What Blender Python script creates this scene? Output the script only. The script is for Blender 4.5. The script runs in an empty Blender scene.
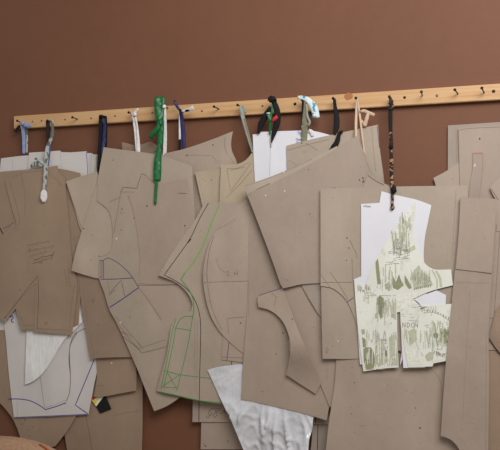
import bpy, bmesh, math, random
from mathutils import Vector, Matrix, noise
from mathutils.geometry import delaunay_2d_cdt
random.seed(7)
SC = bpy.context.scene
COL = SC.collection

# ------------------------------------------------------------------ camera
F = 750.0
YAW = math.atan(0.36)
PITCH = math.atan(15 / 750)
CAM = Vector((0.80, -2.22, 1.50))
fw = Vector((-math.sin(YAW) * math.cos(PITCH), math.cos(YAW) * math.cos(PITCH), math.sin(PITCH)))
q = fw.to_track_quat('-Z', 'Y')
RT = q @ Vector((1, 0, 0)); UP = q @ Vector((0, 1, 0))
cd = bpy.data.cameras.new('camera'); cam = bpy.data.objects.new('camera', cd); COL.objects.link(cam)
cam.location = CAM; cam.rotation_mode = 'QUATERNION'; cam.rotation_quaternion = q
cd.sensor_width = 36; cd.lens = 36 * F / 500; cd.clip_start = 0.05
SC.camera = cam


def un(px, py, d):
    """a point of the photograph's view at distance d (metres) off the wall"""
    r = fw + RT * ((px - 250) / F) + UP * ((225 - py) / F)
    t = (-d - CAM.y) / r.y
    return CAM + r * t


PXM = 0.00315  # metres per photo pixel near the wall, for widths


# ------------------------------------------------------------------ materials
def srgb(c):
    return tuple(((v / 255 + .055) / 1.055) ** 2.4 if v > 10 else v / 255 / 12.92 for v in c) + (1,)


class NT:
    def __init__(s, name):
        s.m = bpy.data.materials.new(name); s.m.use_nodes = True
        s.t = s.m.node_tree; s.b = s.t.nodes['Principled BSDF']
        s.co = s.t.nodes.new('ShaderNodeTexCoord')

    def n(s, k, **kw):
        x = s.t.nodes.new(k)
        for a, v in kw.items():
            if a in x.inputs: x.inputs[a].default_value = v
            else: setattr(x, a, v)
        return x

    def l(s, a, b): s.t.links.new(a, b)

    def noise(s, scale, detail=4, rough=.55, stretch=(1, 1, 1), coord='Object'):
        mp = s.n('ShaderNodeMapping'); mp.inputs['Scale'].default_value = stretch
        s.l(s.co.outputs[coord], mp.inputs['Vector'])
        x = s.n('ShaderNodeTexNoise', Scale=scale, Detail=detail, Roughness=rough)
        s.l(mp.outputs[0], x.inputs['Vector'])
        return x.outputs['Fac']

    def ramp(s, fac, stops):
        r = s.n('ShaderNodeValToRGB'); e = r.color_ramp.elements
        while len(e) < len(stops): e.new(.5)
        for i, (p, c) in enumerate(stops):
            e[i].position = p; e[i].color = c
        s.l(fac, r.inputs[0]); return r.outputs[0]

    def mix(s, fac, a, b, mode='MIX'):
        x = s.n('ShaderNodeMix', data_type='RGBA', blend_type=mode)
        for soc, v in ((x.inputs[0], fac), (x.inputs[6], a), (x.inputs[7], b)):
            if hasattr(v, 'is_linked'): s.l(v, soc)
            else: soc.default_value = v
        return x.outputs[2]

    def bump(s, h, strength, dist=.002):
        x = s.n('ShaderNodeBump', Strength=strength, Distance=dist)
        s.l(h, x.inputs['Height']); s.l(x.outputs[0], s.b.inputs['Normal'])

    def done(s, col, rough=.8, spec=.3):
        if hasattr(col, 'is_linked'): s.l(col, s.b.inputs['Base Color'])
        else: s.b.inputs['Base Color'].default_value = col
        s.b.inputs['Roughness'].default_value = rough
        s.b.inputs['Specular IOR Level'].default_value = spec
        return s.m


def sc(c, k): return tuple(v * k for v in c[:3]) + (1,)


def card_mat(name, rgb, spec=.35):
    N = NT(name); c = srgb(rgb)
    big = N.noise(5, 5, .6)
    a = N.ramp(big, [(.3, sc(c, .90)), (.7, sc(c, 1.08))])
    fib = N.noise(50, 5, .7, (1, 1, .5))
    a = N.mix(.5, a, N.ramp(fib, [(.3, (.90, .90, .90, 1)), (.7, (1.0, 1.0, 1.0, 1))]), 'MULTIPLY')
    sp = N.noise(170, 2, .5)
    a = N.mix(.55, a, N.ramp(sp, [(.26, (.5, .46, .42, 1)), (.31, (1, 1, 1, 1))]), 'MULTIPLY')
    oi = N.n('ShaderNodeObjectInfo')
    a = N.mix(1.0, a, N.ramp(oi.outputs['Random'], [(0, (.94, .93, .935, 1)), (.5, (1.0, .985, .965, 1)), (1, (1.05, 1.045, 1.03, 1))]), 'MULTIPLY')
    N.bump(N.noise(22, 5, .6), .22, .004)
    return N.done(a, .62, spec)


M = {}
M['card'] = card_mat('card_grey_brown', (169, 153, 138))
M['card_light'] = card_mat('card_light', (172, 158, 142))
M['card_yellow'] = card_mat('card_yellowish', (175, 160, 137))
M['card_brown'] = card_mat('card_kraft_brown', (157, 135, 114))
M['card_brightened'] = card_mat('card_brightened', (182, 166, 147))  # lighter copy of the card, makes up for weaker light at left
M['card_grey'] = card_mat('card_grey', (164, 151, 138))


def paper_mat(name, rgb, amt=.06, bump=.2):
    N = NT(name); c = srgb(rgb)
    a = N.ramp(N.noise(9, 4, .6), [(.3, sc(c, 1 - amt)), (.7, sc(c, 1.0))])
    N.bump(N.noise(14, 5, .65), bump, .004)
    return N.done(a, .6, .3)


M['white'] = paper_mat('white_paper', (226, 226, 231))
M['white_thin'] = paper_mat('thin_white_paper', (214, 208, 203), .07, .25)
N = NT('white_interfacing')
a = N.ramp(N.noise(110, 4, .7, (1, 1, .2)), [(.3, srgb((222, 220, 216))), (.7, srgb((246, 246, 242)))])
N.bump(N.noise(80, 4, .6), .2, .002); M['interfacing'] = N.done(a, .7)
N = NT('tissue'); N.bump(N.noise(30, 5, .7), .6, .006)
N.b.inputs['Alpha'].default_value = .38; M['tissue'] = N.done(srgb((186, 160, 140)), .6)
N = NT('printed_paper')
base = N.ramp(N.noise(10, 4), [(.35, srgb((221, 222, 209))), (.65, srgb((229, 230, 219)))])
sk = N.noise(26, 5, .7, (1.5, 1, .7))
sk2 = N.noise(5, 2, .5)
msk = N.n('ShaderNodeMath', operation='MULTIPLY'); 
r1 = N.ramp(sk, [(.55, (0, 0, 0, 1)), (.66, (1, 1, 1, 1))]); r2 = N.ramp(sk2, [(.48, (0, 0, 0, 1)), (.6, (.6, .6, .6, 1))])
N.l(r1, msk.inputs[0]); N.l(r2, msk.inputs[1])
M['print'] = N.done(N.mix(msk.outputs[0], base, srgb((190, 191, 168))), .55)

N = NT('pine_wood')
g = N.noise(10, 6, .6, (.35, 4, 9))
a = N.ramp(g, [(.3, srgb((186, 141, 94))), (.5, srgb((203, 162, 115))), (.72, srgb((212, 175, 130)))])
N.bump(g, .12, .001); M['pine'] = N.done(a, .5, .4)
M['knot_wood'] = NT('wood_knot').done(srgb((168, 112, 70)), .6)
N = NT('iron'); N.b.inputs['Metallic'].default_value = .6; M['iron'] = N.done(srgb((38, 34, 34)), .45)
N = NT('steel'); N.b.inputs['Metallic'].default_value = .7; M['screw'] = N.done(srgb((122, 104, 92)), .5)

N = NT('terracotta_wall')
a = N.ramp(N.noise(1.6, 5, .6), [(.3, srgb((115, 75, 54))), (.7, srgb((121, 80, 58)))])
w = N.noise(26, 3, .6, (1, 1, 1))
a = N.mix(.5, a, N.ramp(w, [(.3, (.9, .9, .9, 1)), (.7, (1, 1, 1, 1))]), 'MULTIPLY')
N.bump(N.noise(140, 3, .6), .07, .003); M['wall'] = N.done(a, .68, .35)
N = NT('floor_boards')
a = N.ramp(N.noise(4, 5, .6, (1, 8, 1)), [(.3, srgb((120, 92, 66))), (.7, srgb((146, 114, 84)))]); M['floor'] = N.done(a, .5)


def flat(name, rgb, rough=.75, spec=.25):
    N = NT(name)
    a = N.ramp(N.noise(120, 2), [(.3, sc(srgb(rgb), .85)), (.7, sc(srgb(rgb), 1.1))])
    return N.done(a, rough, spec)


for k, rgb in dict(pencil=(142, 124, 110), pencil_faint=(158, 141, 125), graphite=(112, 98, 90), blackpen=(58, 46, 40),
                   green=(66, 150, 72), lime=(106, 178, 70), blue=(66, 66, 138), violet=(106, 90, 116), red=(196, 96, 84),
                   fleck=(218, 210, 196), spot=(78, 64, 54), blush=(156, 122, 100), greyline=(150, 148, 152),
                   olive=(150, 152, 120), olive_pale=(192, 194, 170), sketch=(174, 174, 156), sketch_dark=(136, 136, 118),
                   cream=(229, 229, 216), edge_blue=(120, 136, 176), fold_shade=(196, 193, 196)).items():  # the last grey draws crease shade onto the white sheets
    M[k] = flat('ink_' + k, rgb, .8, .1)
for k, rgb in dict(green_satin=(8, 98, 48), navy=(38, 36, 88), black_cloth=(9, 8, 10), brown_cloth=(40, 27, 28), white_cotton=(222, 218, 216),
                   sky_cotton=(142, 158, 196), sage=(150, 156, 146), olive_cloth=(124, 122, 98), cream_tape=(204, 176, 150), red_cloth=(196, 46, 46),
                   thread_blue=(60, 74, 150), leather_tan=(168, 132, 104), orange_piping=(168, 78, 36), tag_black=(22, 20, 20), tag_yellow=(226, 208, 60),
                   tag_red=(206, 62, 40), tag_white=(236, 232, 214), chrome_leg=(90, 88, 86)).items():
    M[k] = flat(k, rgb, .38 if k in ('green_satin', 'navy', 'leather_tan') else .8, .4)


def two_tone(name, c1, c2, scale, t, stretch=(1, 1, 1)):
    N = NT(name); f = N.noise(scale, 2, .5, stretch)
    return N.done(N.ramp(f, [(t - .02, srgb(c1)), (t + .02, srgb(c2))]), .75)


M['leopard'] = two_tone('leopard_print', (34, 25, 22), (158, 122, 92), 105, .56)
M['floral'] = two_tone('blue_floral', (214, 226, 226), (70, 150, 178), 70, .58)
M['sage_print'] = two_tone('sage_print', (172, 176, 170), (98, 106, 98), 80, .56, (1, 1, .5))
N = NT('plastic_bag')
N.b.inputs['Transmission Weight'].default_value = .12
a = N.ramp(N.noise(14, 5, .7), [(.3, srgb((206, 208, 212))), (.7, srgb((232, 233, 236)))])
N.bump(N.noise(16, 6, .55, (1.2, 1, .6)), .55, .012); M['bag'] = N.done(a, .2, .7)


# ------------------------------------------------------------------ helpers
def ob(name, bm, mats, parent=None, loc=None, origin=None):
    me = bpy.data.meshes.new(name)
    o0 = Vector(origin) if origin is not None else Vector((0, 0, 0))
    if origin is not None: bmesh.ops.translate(bm, verts=bm.verts, vec=-o0)
    bm.to_mesh(me); bm.free()
    for m in (mats if isinstance(mats, (list, tuple)) else [mats]): me.materials.append(M[m])
    o = bpy.data.objects.new(name, me); COL.objects.link(o)
    if parent is not None:
        o.parent = parent; o.location = o0 - parent.location
    else: o.location = o0
    return o


def tag(o, label, cat, group=None):
    o['label'] = label; o['category'] = cat
    if group: o['group'] = group
    return o


def thing(name, loc, label, cat, group=None):
    o = bpy.data.objects.new(name, None); COL.objects.link(o); o.location = loc
    o.empty_display_size = .02
    return tag(o, label, cat, group)


def smooth_path(pts, closed, ang=40):
    n = len(pts); P = [Vector(p[:2]) for p in pts]
    def corner(i):
        if not closed and i in (0, n - 1): return True
        a = P[i] - P[i - 1]; b = P[(i + 1) % n] - P[i]
        if a.length < 1e-6 or b.length < 1e-6: return True
        return abs(a.angle(b)) > math.radians(ang)
    out = []
    for i in range(n if closed else n - 1):
        j = (i + 1) % n; a, b = P[i], P[j]
        d = (b - a)
        ta = d if corner(i) else (b - P[i - 1]) * .5
        tb = d if corner(j) else (P[(j + 1) % n] - a) * .5
        L = d.length
        if ta.length > 1e-6: ta = ta.normalized() * L
        if tb.length > 1e-6: tb = tb.normalized() * L
        k = max(1, int(L / 3.2))
        for s in range(k):
            t = s / k; t2 = t * t; t3 = t2 * t
            out.append(a * (2 * t3 - 3 * t2 + 1) + ta * (t3 - 2 * t2 + t) + b * (-2 * t3 + 3 * t2) + tb * (t3 - t2))
    if not closed: out.append(P[-1])
    return out


def field(x, z):
    return .0022 * noise.noise((x * 5.5, 1.7, z * 3.2)) + .0008 * noise.noise((x * 14, 7.7, z * 9))


def inside(x, y, poly):
    c = False; j = len(poly) - 1
    for i in range(len(poly)):
        xi, yi = poly[i]; xj, yj = poly[j]
        if (yi > y) != (yj > y) and x < (xj - xi) * (y - yi) / (yj - yi) + xi: c = not c
        j = i
    return c


def dist_edge(x, y, poly):
    best = 9
    for i in range(len(poly)):
        ax, ay = poly[i - 1]; bx, by = poly[i]
        dx, dy = bx - ax, by - ay; L = dx * dx + dy * dy
        t = 0 if L == 0 else max(0, min(1, ((x - ax) * dx + (y - ay) * dy) / L))
        e = (ax + t * dx - x) ** 2 + (ay + t * dy - y) ** 2
        if e < best: best = e
    return math.sqrt(best)


def layer(u): return .006 + u * .00065


class Sheet:
    def __init__(s, pts, u, bulges=(), own=.0003, th=.0009, seed=0, extra=None):
        s.base = layer(u); s.own = own; s.th = th; s.seed = seed; s.extra = extra
        s.bul = []
        for (bx, by, rx, ry, amp) in bulges:
            c = un(bx, by, s.base); s.bul.append((c.x, c.z, rx * PXM, ry * PXM, amp * .001))
        s.out = [s.at(*p) for p in smooth_path(pts, True)]

    def depth(s, x, z):
        d = s.base + field(x, z) + s.own * noise.noise((x * 9, s.seed * 3.1, z * 9))
        for cx, cz, rx, rz, a in s.bul:
            d += a * math.exp(-((x - cx) / rx) ** 2 - ((z - cz) / rz) ** 2)
        if s.extra: d += s.extra(x, z)
        return d

    def at(s, px, py):
        d = s.base
        for _ in range(4):
            p = un(px, py, d); d = s.depth(p.x, p.z)
        return p

    def mesh(s, marks, step=.016):
        poly = [(p.x, p.z) for p in s.out]
        xs = [p[0] for p in poly]; zs = [p[1] for p in poly]
        pts = [Vector(p) for p in poly]; n = len(poly)
        edges = [(i, (i + 1) % n) for i in range(n)]
        z = min(zs) + step * .5; r = 0
        while z < max(zs):
            x = min(xs) + (step * .5 if r % 2 else 0)
            while x < max(xs):
                if inside(x, z, poly) and dist_edge(x, z, poly) > step * .35: pts.append(Vector((x, z)))
                x += step
            z += step * .87; r += 1
        vs, es, fs, *_ = delaunay_2d_cdt(pts, edges, [list(range(n))], 1, 1e-6)
        bm = bmesh.new()
        F_ = [bm.verts.new((v.x, -s.depth(v.x, v.y), v.y)) for v in vs]
        B_ = [bm.verts.new((v.x, -s.depth(v.x, v.y) + s.th, v.y)) for v in vs]
        bnd = {}
        for f in fs:
            a = sum(vs[f[i - 1]].x * vs[f[i]].y - vs[f[i]].x * vs[f[i - 1]].y for i in range(len(f)))
            if abs(a) < 1e-12: continue
            if a < 0: f = f[::-1]
            try:
                q1 = bm.faces.new([F_[i] for i in f]); q2 = bm.faces.new([B_[i] for i in f[::-1]])
                q1.smooth = q2.smooth = True
            except ValueError: continue
            for i in range(len(f)):
                e = (f[i - 1], f[i])
                if (e[1], e[0]) in bnd: del bnd[(e[1], e[0])]
                else: bnd[e] = 1
        for (i, j) in bnd:
            try: bm.faces.new([F_[j], F_[i], B_[i], B_[j]])
            except ValueError: pass
        bm.edges.ensure_lookup_table()
        for e in bm.edges:
            if len(e.link_faces) == 2 and e.link_faces[0].smooth != e.link_faces[1].smooth: e.smooth = False
        mats = []
        for mk in marks:
            m, w, pl = mk[0], mk[1], mk[2]
            if m not in mats: mats.append(m)
            idx = mats.index(m) + 1
            off = .00035 + .00004 * mats.index(m)
            if w == 'fill':
                sp = smooth_path(pl, True)
                W = [s.at(*p) for p in sp]; P2 = [Vector((p.x, p.z)) for p in W]; k = len(P2)
                v2, _, f2, *_ = delaunay_2d_cdt(P2, [(i, (i + 1) % k) for i in range(k)], [list(range(k))], 1, 1e-6)
                V = [bm.verts.new((v.x, -s.depth(v.x, v.y) - off, v.y)) for v in v2]
                for f in f2:
                    a = sum(v2[f[i - 1]].x * v2[f[i]].y - v2[f[i]].x * v2[f[i - 1]].y for i in range(len(f)))
                    try: g = bm.faces.new([V[i] for i in (f if a > 0 else f[::-1])]); g.material_index = idx
                    except ValueError: pass
            else:
                W = [s.at(*p) for p in smooth_path(pl, False)]
                if len(W) < 2: continue
                hw = w * PXM * .42; prev = None
                for i, p in enumerate(W):
                    t = W[min(i + 1, len(W) - 1)] - W[max(i - 1, 0)]
                    t = Vector((t.x, t.z))
                    if t.length < 1e-7: continue
                    t.normalize(); nx, nz = -t.y * hw, t.x * hw
                    a = bm.verts.new((p.x + nx, -s.depth(p.x + nx, p.z + nz) - off, p.z + nz))
                    b = bm.verts.new((p.x - nx, -s.depth(p.x - nx, p.z - nz) - off, p.z - nz))
                    if prev:
                        g = bm.faces.new([prev[0], prev[1], b, a]); g.material_index = idx
                    prev = (a, b)
        return bm, mats


def dots(m, r, pts):
    out = []
    for (x, y) in pts:
        k = r * random.uniform(.7, 1.3)
        out.append((m, 'fill', [(x + k * math.cos(t) * random.uniform(.8, 1.2), y + k * math.sin(t)) for t in [i * math.pi / 3 for i in range(6)]]))
    return out


def scribble(m, w, x0, y0, x1, y1, amp, n):
    amp *= 1.5
    pts = []
    for i in range(n + 1):
        t = i / n
        pts.append((x0 + (x1 - x0) * t + random.uniform(-.4, .4), y0 + (y1 - y0) * t + (amp if i % 2 else -amp) * random.uniform(.4, 1.1)))
    return (m, w, pts)


SEED = [0]


def cursive(m, w, x0, y0, x1, y1, amp, loops):
    pts = []; n = loops * 7; k = 1
    for i in range(n + 1):
        if i % 7 == 0: k = random.choice((.45, .6, .7, 1.0, 1.5))
        t = i / n; a = i * 2 * math.pi / 7
        pts.append((x0 + (x1 - x0) * t + random.uniform(-.3, .3) + .7 * amp * math.sin(a), y0 + (y1 - y0) * t - amp * k * (math.cos(a) + .3)))
    return (m, w, pts)


def sheet(name, label, u, mat, pts, marks=(), bulges=(), th=.0009, own=.0003, cat='sewing pattern', group='card pattern pieces hung from the rail', extra=None, step=.016):
    SEED[0] += 1
    s = Sheet(pts, u, bulges, own, th, SEED[0], extra)
    bm, mats = s.mesh(list(marks), step)
    top = max(s.out, key=lambda p: p.z)
    o = ob(name, bm, [mat] + mats, origin=top)
    return tag(o, label, cat, group)


# ------------------------------------------------------------------ the setting
def box(bm, lo, hi):
    v = [bm.verts.new((x, y, z)) for x in (lo[0], hi[0]) for y in (lo[1], hi[1]) for z in (lo[2], hi[2])]
    for f in ((0, 1, 3, 2), (4, 6, 7, 5), (0, 4, 5, 1), (2, 3, 7, 6), (0, 2, 6, 4), (1, 5, 7, 3)):
        bm.faces.new([v[i] for i in f])
    bmesh.ops.recalc_face_normals(bm, faces=bm.faces)


bm = bmesh.new(); box(bm, (-3.2, 0, -.1), (3.4, .15, 2.9)); ob('wall_back', bm, 'wall')['kind'] = 'structure'
bm = bmesh.new(); box(bm, (-3.2, -4, -.1), (3.4, 0, 0)); ob('floor', bm, 'floor')['kind'] = 'structure'


# ------------------------------------------------------------------ tubes, strips, blobs
def tube(bm, pts, rad, seg=8, mi=0, cap=True):
    rings = []
    for i, p in enumerate(pts):
        t = (pts[min(i + 1, len(pts) - 1)] - pts[max(i - 1, 0)]).normalized()
        a = t.cross(Vector((0, 0, 1)));
        if a.length < .1: a = t.cross(Vector((1, 0, 0)))
        a.normalize(); b = t.cross(a)
        r = rad[i] if isinstance(rad, (list, tuple)) else rad
        rings.append([bm.verts.new(p + (a * math.cos(k * 2 * math.pi / seg) + b * math.sin(k * 2 * math.pi / seg)) * r) for k in range(seg)])
    for A, B in zip(rings, rings[1:]):
        for k in range(seg):
            f = bm.faces.new([A[k], A[(k + 1) % seg], B[(k + 1) % seg], B[k]]); f.smooth = True; f.material_index = mi
    if cap:
        bm.faces.new(rings[0][::-1]); bm.faces.new(rings[-1])


def blob(bm, c, r, jit=.15, seed=0):
    g = bmesh.ops.create_icosphere(bm, subdivisions=3, radius=1)
    for v in g['verts']:
        d = v.co.copy(); k = 1 + jit * noise.noise(d * 2.2 + Vector((seed, seed * 2, 0)))
        v.co = c + Vector((d.x * r[0], d.y * r[1], d.z * r[2])) * k
    for f in bm.faces:
        f.smooth = True


def strip(bm, pts, th=.0006, camber=.25, wob=.0, seed=0):
    """cloth tape: pts = (px, py, width px, distance off the wall in mm[, twist])"""
    n = len(pts); P = [Vector(p[:2]) for p in pts]; rows = []
    for i in range(n - 1):
        a, b = P[i], P[i + 1]
        ta = (b - (P[i - 1] if i else a)) * (.5 if i else 1); tb = ((P[i + 2] if i + 2 < n else b) - a) * (.5 if i + 2 < n else 1)
        k = max(2, int((b - a).length / 1.5))
        for s in range(k + (1 if i == n - 2 else 0)):
            t = s / k; t2, t3 = t * t, t * t * t
            p = a * (2 * t3 - 3 * t2 + 1) + ta * (t3 - 2 * t2 + t) + b * (-2 * t3 + 3 * t2) + tb * (t3 - t2)
            lerp = lambda j, d=0: (pts[i][j] if len(pts[i]) > j else d) * (1 - t) + (pts[i + 1][j] if len(pts[i + 1]) > j else d) * t
            rows.append((un(p.x, p.y, lerp(3) * .001), lerp(2) * PXM, lerp(4)))
    fr, bk = [], []
    for i, (c, w, tw) in enumerate(rows):
        t = (rows[min(i + 1, len(rows) - 1)][0] - rows[max(i - 1, 0)][0]).normalized()
        v = (CAM - c).normalized(); s = t.cross(v).normalized(); v2 = s.cross(t).normalized()
        tw += wob * noise.noise((i * .35, seed, 0)) * 2
        s, v2 = s * math.cos(tw) + v2 * math.sin(tw), v2 * math.cos(tw) - s * math.sin(tw)
        A, B = [], []
        for k in range(5):
            h = k / 4 - .5
            o = v2 * (w * camber * (.25 - h * h)) + v2 * (wob * .001 * noise.noise((i * .5, k * 1.3, seed)))
            A.append(bm.verts.new(c + s * w * h + o)); B.append(bm.verts.new(c + s * w * h + o - v2 * th))
        fr.append(A); bk.append(B)
    for i in range(len(rows) - 1):
        for k in range(4):
            f = bm.faces.new([fr[i][k], fr[i][k + 1], fr[i + 1][k + 1], fr[i + 1][k]]); f.smooth = True
            f = bm.faces.new([bk[i][k + 1], bk[i][k], bk[i + 1][k], bk[i + 1][k + 1]]); f.smooth = True
        bm.faces.new([fr[i][0], fr[i + 1][0], bk[i + 1][0], bk[i][0]]); bm.faces.new([fr[i + 1][4], fr[i][4], bk[i][4], bk[i + 1][4]])
    for r_, fl in ((0, 0), (-1, 1)):
        bm.faces.new(fr[r_] + bk[r_][::-1])
    bmesh.ops.recalc_face_normals(bm, faces=bm.faces)
    return bm


# ------------------------------------------------------------------ the peg rail
RD = .020
zt = (un(14, 116, RD).z + un(500, 83.6, RD).z) / 2
zb = (un(14, 129, RD).z + un(500, 99.3, RD).z) / 2
xl = un(13.6, 122, RD).x; xr = un(540, 90, RD).x
rail = thing('peg_rail', ((xl + xr) / 2, -.01, zb), 'long pine wood rail with nails screwed along the brown wall', 'rail')
bm = bmesh.new(); box(bm, (xl, -RD, zb), (xr, 0, zt)); bmesh.ops.bevel(bm, geom=bm.edges[:], offset=.0018, segments=2, affect='EDGES')
batten = ob('batten', bm, 'pine', rail, origin=rail.location)
bm = bmesh.new(); c = un(348.5, 96.3, RD)
g = bmesh.ops.create_circle(bm, cap_ends=True, segments=20, radius=1)
for v in bm.verts: v.co = c + Vector((v.co.x * .013 * (1 + .2 * noise.noise(v.co * 3)), -.0004, v.co.y * .011 * (1 + .3 * noise.noise(v.co * 2))))
bmesh.ops.recalc_face_normals(bm, faces=bm.faces)
kn = ob('wood_knot', bm, 'knot_wood', batten, origin=rail.location); kn.location = (0, 0, 0)
NAILS = [(17.2, 120.8, 21.5, 122.6), (47.5, 120.6, 50.5, 121.6), (72.3, 117.3, 77.5, 119.3), (100.3, 116, 104, 117.5), (128.6, 112.4, 133, 114.3),
         (164, 106.5, 168, 108), (180, 110.2, 184, 111.8), (213.9, 106.6, 219, 109), (237.5, 105, 242, 107.3), (271.5, 100.5, 275, 103),
         (302, 99.8, 305.3, 102), (333, 98.3, 336, 101), (355.8, 98, 358.4, 101), (389.3, 96.6, 391, 100), (421.4, 91.8, 422.3, 95.6),
         (454.8, 89.7, 458, 94), (481.8, 88, 484.2, 92.8)]
for (hx, hy, bx, by) in NAILS:
    h = un(hx, hy, RD + .036); b = un(bx, by, RD); d = (h - b).normalized()
    bm = bmesh.new()
    tube(bm, [b - d * .004, b + d * .002, h - d * .003, h - d * .0015, h - d * .0012, h, h + d * .001], [.0019, .0019, .0019, .0026, .0042, .0044, .003], 10)
    bmesh.ops.recalc_face_normals(bm, faces=bm.faces)
    ob('nail', bm, 'iron', rail, origin=b)
for (x, y, r, m) in [(32.5, 121.4, .0021, 'screw'), (41.6, 120.7, .0023, 'screw'), (65, 119.5, .0023, 'screw'), (91.2, 118.2, .0024, 'screw'), (115, 116, .0024, 'screw'),
                     (152.3, 112.6, .0024, 'screw'), (202, 111, .0025, 'screw'), (262.6, 106, .0026, 'screw'), (295, 104, .0034, 'iron'), (404.6, 97.5, .003, 'iron'),
                     (437, 95.6, .003, 'screw'), (493.6, 91.3, .0034, 'iron')]:
    c = un(x, y, RD); bm = bmesh.new(); yv = Vector((0, -1, 0))
    r *= 1.4; tube(bm, [c - yv * .003, c + yv * .0003, c + yv * .0009, c + yv * .0011], [r, r, r * .8, r * .4], 12)
    bmesh.ops.recalc_face_normals(bm, faces=bm.faces)
    ob('screw', bm, m, rail, origin=c)

# ------------------------------------------------------------------ white sheets, left
WG = 'white paper pattern sheets hung at the left'
sheet('paper_pattern', 'narrow white paper sheet at far left, its top right under the pale blue tape', 18, 'white_thin',
      [(1, 158.3), (23.5, 155.6), (30, 155.5), (30, 347), (4, 347), (-12, 346), (-8, 250)],
      [('olive_pale', .7, [(12.4, 158.5), (12.8, 175)])], th=.0004, group=WG)
sheet('paper_pattern', 'white sheet rearmost of the blue-edged stack, its edge furthest right beside navy ribbon', 15, 'white_thin',
      [(66, 152.4), (97.6, 154.6), (96, 190), (92, 240), (70, 240)], [('sketch_dark', .8, [(96.6, 155.5), (95.5, 185)]), ('olive_pale', 1.0, [(94.6, 155.2), (94, 180)])], th=.0004, group=WG)
sheet('paper_pattern', 'white sheet second from the back of the blue-edged stack left of navy ribbon', 20, 'white_thin',
      [(60, 152), (92.4, 153.2), (91.5, 200), (88, 260), (60, 260)], [('edge_blue', .8, [(91.3, 154), (90.6, 190)]), ('sketch', .6, [(89.6, 154), (89, 185)])], th=.0004, group=WG)
sheet('paper_pattern', 'long white paper pattern with blue drawn hem lines below the darted brown card', 26, 'white_thin',
      [(29, 152.7), (60, 150.6), (62, 153), (86.6, 151.2), (88.5, 170), (86, 230), (81, 285), (90, 325), (99, 357), (94, 385), (88.4, 414.8), (50, 416.6), (14, 418),
       (10, 385), (6.4, 345), (5, 315), (22, 250)],
      [('edge_blue', 1.0, [(86.2, 152), (87.6, 170), (86, 200)]), ('fold_shade', .7, [(60.5, 152), (62, 175)]),
       ('blue', 1.1, [(8.5, 399), (20, 399), (31, 401), (39, 405), (45.6, 409.6), (56, 406.5), (66, 402.8)]),
       ('graphite', .8, [(66.3, 401.5), (69.6, 392), (70.5, 375), (69.6, 358), (70, 346), (75, 334), (85, 328.5)]),
       ('blue', .7, [(70.5, 375), (69, 358), (70.8, 344), (77, 333)]),
       ('greyline', .6, [(40.3, 377), (42, 390), (45, 408)]), ('sketch', .5, [(46, 407.5), (58, 403.5), (65.5, 400)]),
       ('blue', 1.1, [(94.5, 359), (85, 382), (75.4, 405), (88, 414)]), ('blue', .9, [(14.5, 417.4), (50, 416), (88, 414.2)]),
       ('fold_shade', .9, [(17, 400.5), (17.4, 417)]), ('blue', 1.5, [(10, 317), (12.6, 315.6), (13.4, 317.4), (11.3, 320), (12, 322), (13.6, 322.2)])],
      bulges=[(50, 380, 14, 60, 4), (82, 380, 8, 50, -2)], th=.0004, own=.0006, group=WG)
sheet('paper_pattern', 'bright white fibrous interfacing piece with a curved pointed lower tip', 36, 'interfacing',
      [(27, 250), (70, 250), (82, 322), (74, 331), (66, 338), (60, 346), (55, 355), (48, 366), (40, 376), (32, 382), (25, 384.6), (25.6, 360), (26.5, 330)], th=.0005, group=WG,
      bulges=[(30, 370, 12, 16, 3)])

# ------------------------------------------------------------------ brown card, left
sheet('pattern_piece', 'brown card behind the darted card at far left, with armhole drawn in pencil', 42, 'card_brown',
      [(-12, 173), (22, 170), (57, 168.5), (80, 173), (84, 190), (84, 240), (78.5, 324.5), (71, 326.5), (40, 320), (-5, 300)],
      [('violet', .8, [(3, 229), (8, 226.5), (14, 222)]), ('blackpen', 1.4, [(0, 228), (3, 234)]), ('pencil', .6, [(3, 233), (12, 226)])])
F1 = [(5.5, 182), (9.5, 178), (21, 171.5), (40, 168.6), (57.5, 165.3), (58.4, 172), (65, 178), (66.2, 195), (69, 225), (72, 260), (77, 284), (75.5, 305), (72, 335),
      (33.2, 331.6), (33.4, 329.6), (21.2, 329.6), (18, 318), (15.6, 308.5), (9, 317), (5.4, 322.3), (-3, 316.5), (-12, 310), (-12, 240), (0, 239.2), (8, 237), (14, 232), (16.5, 225), (13, 213), (9.6, 200), (7, 190)]
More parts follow.
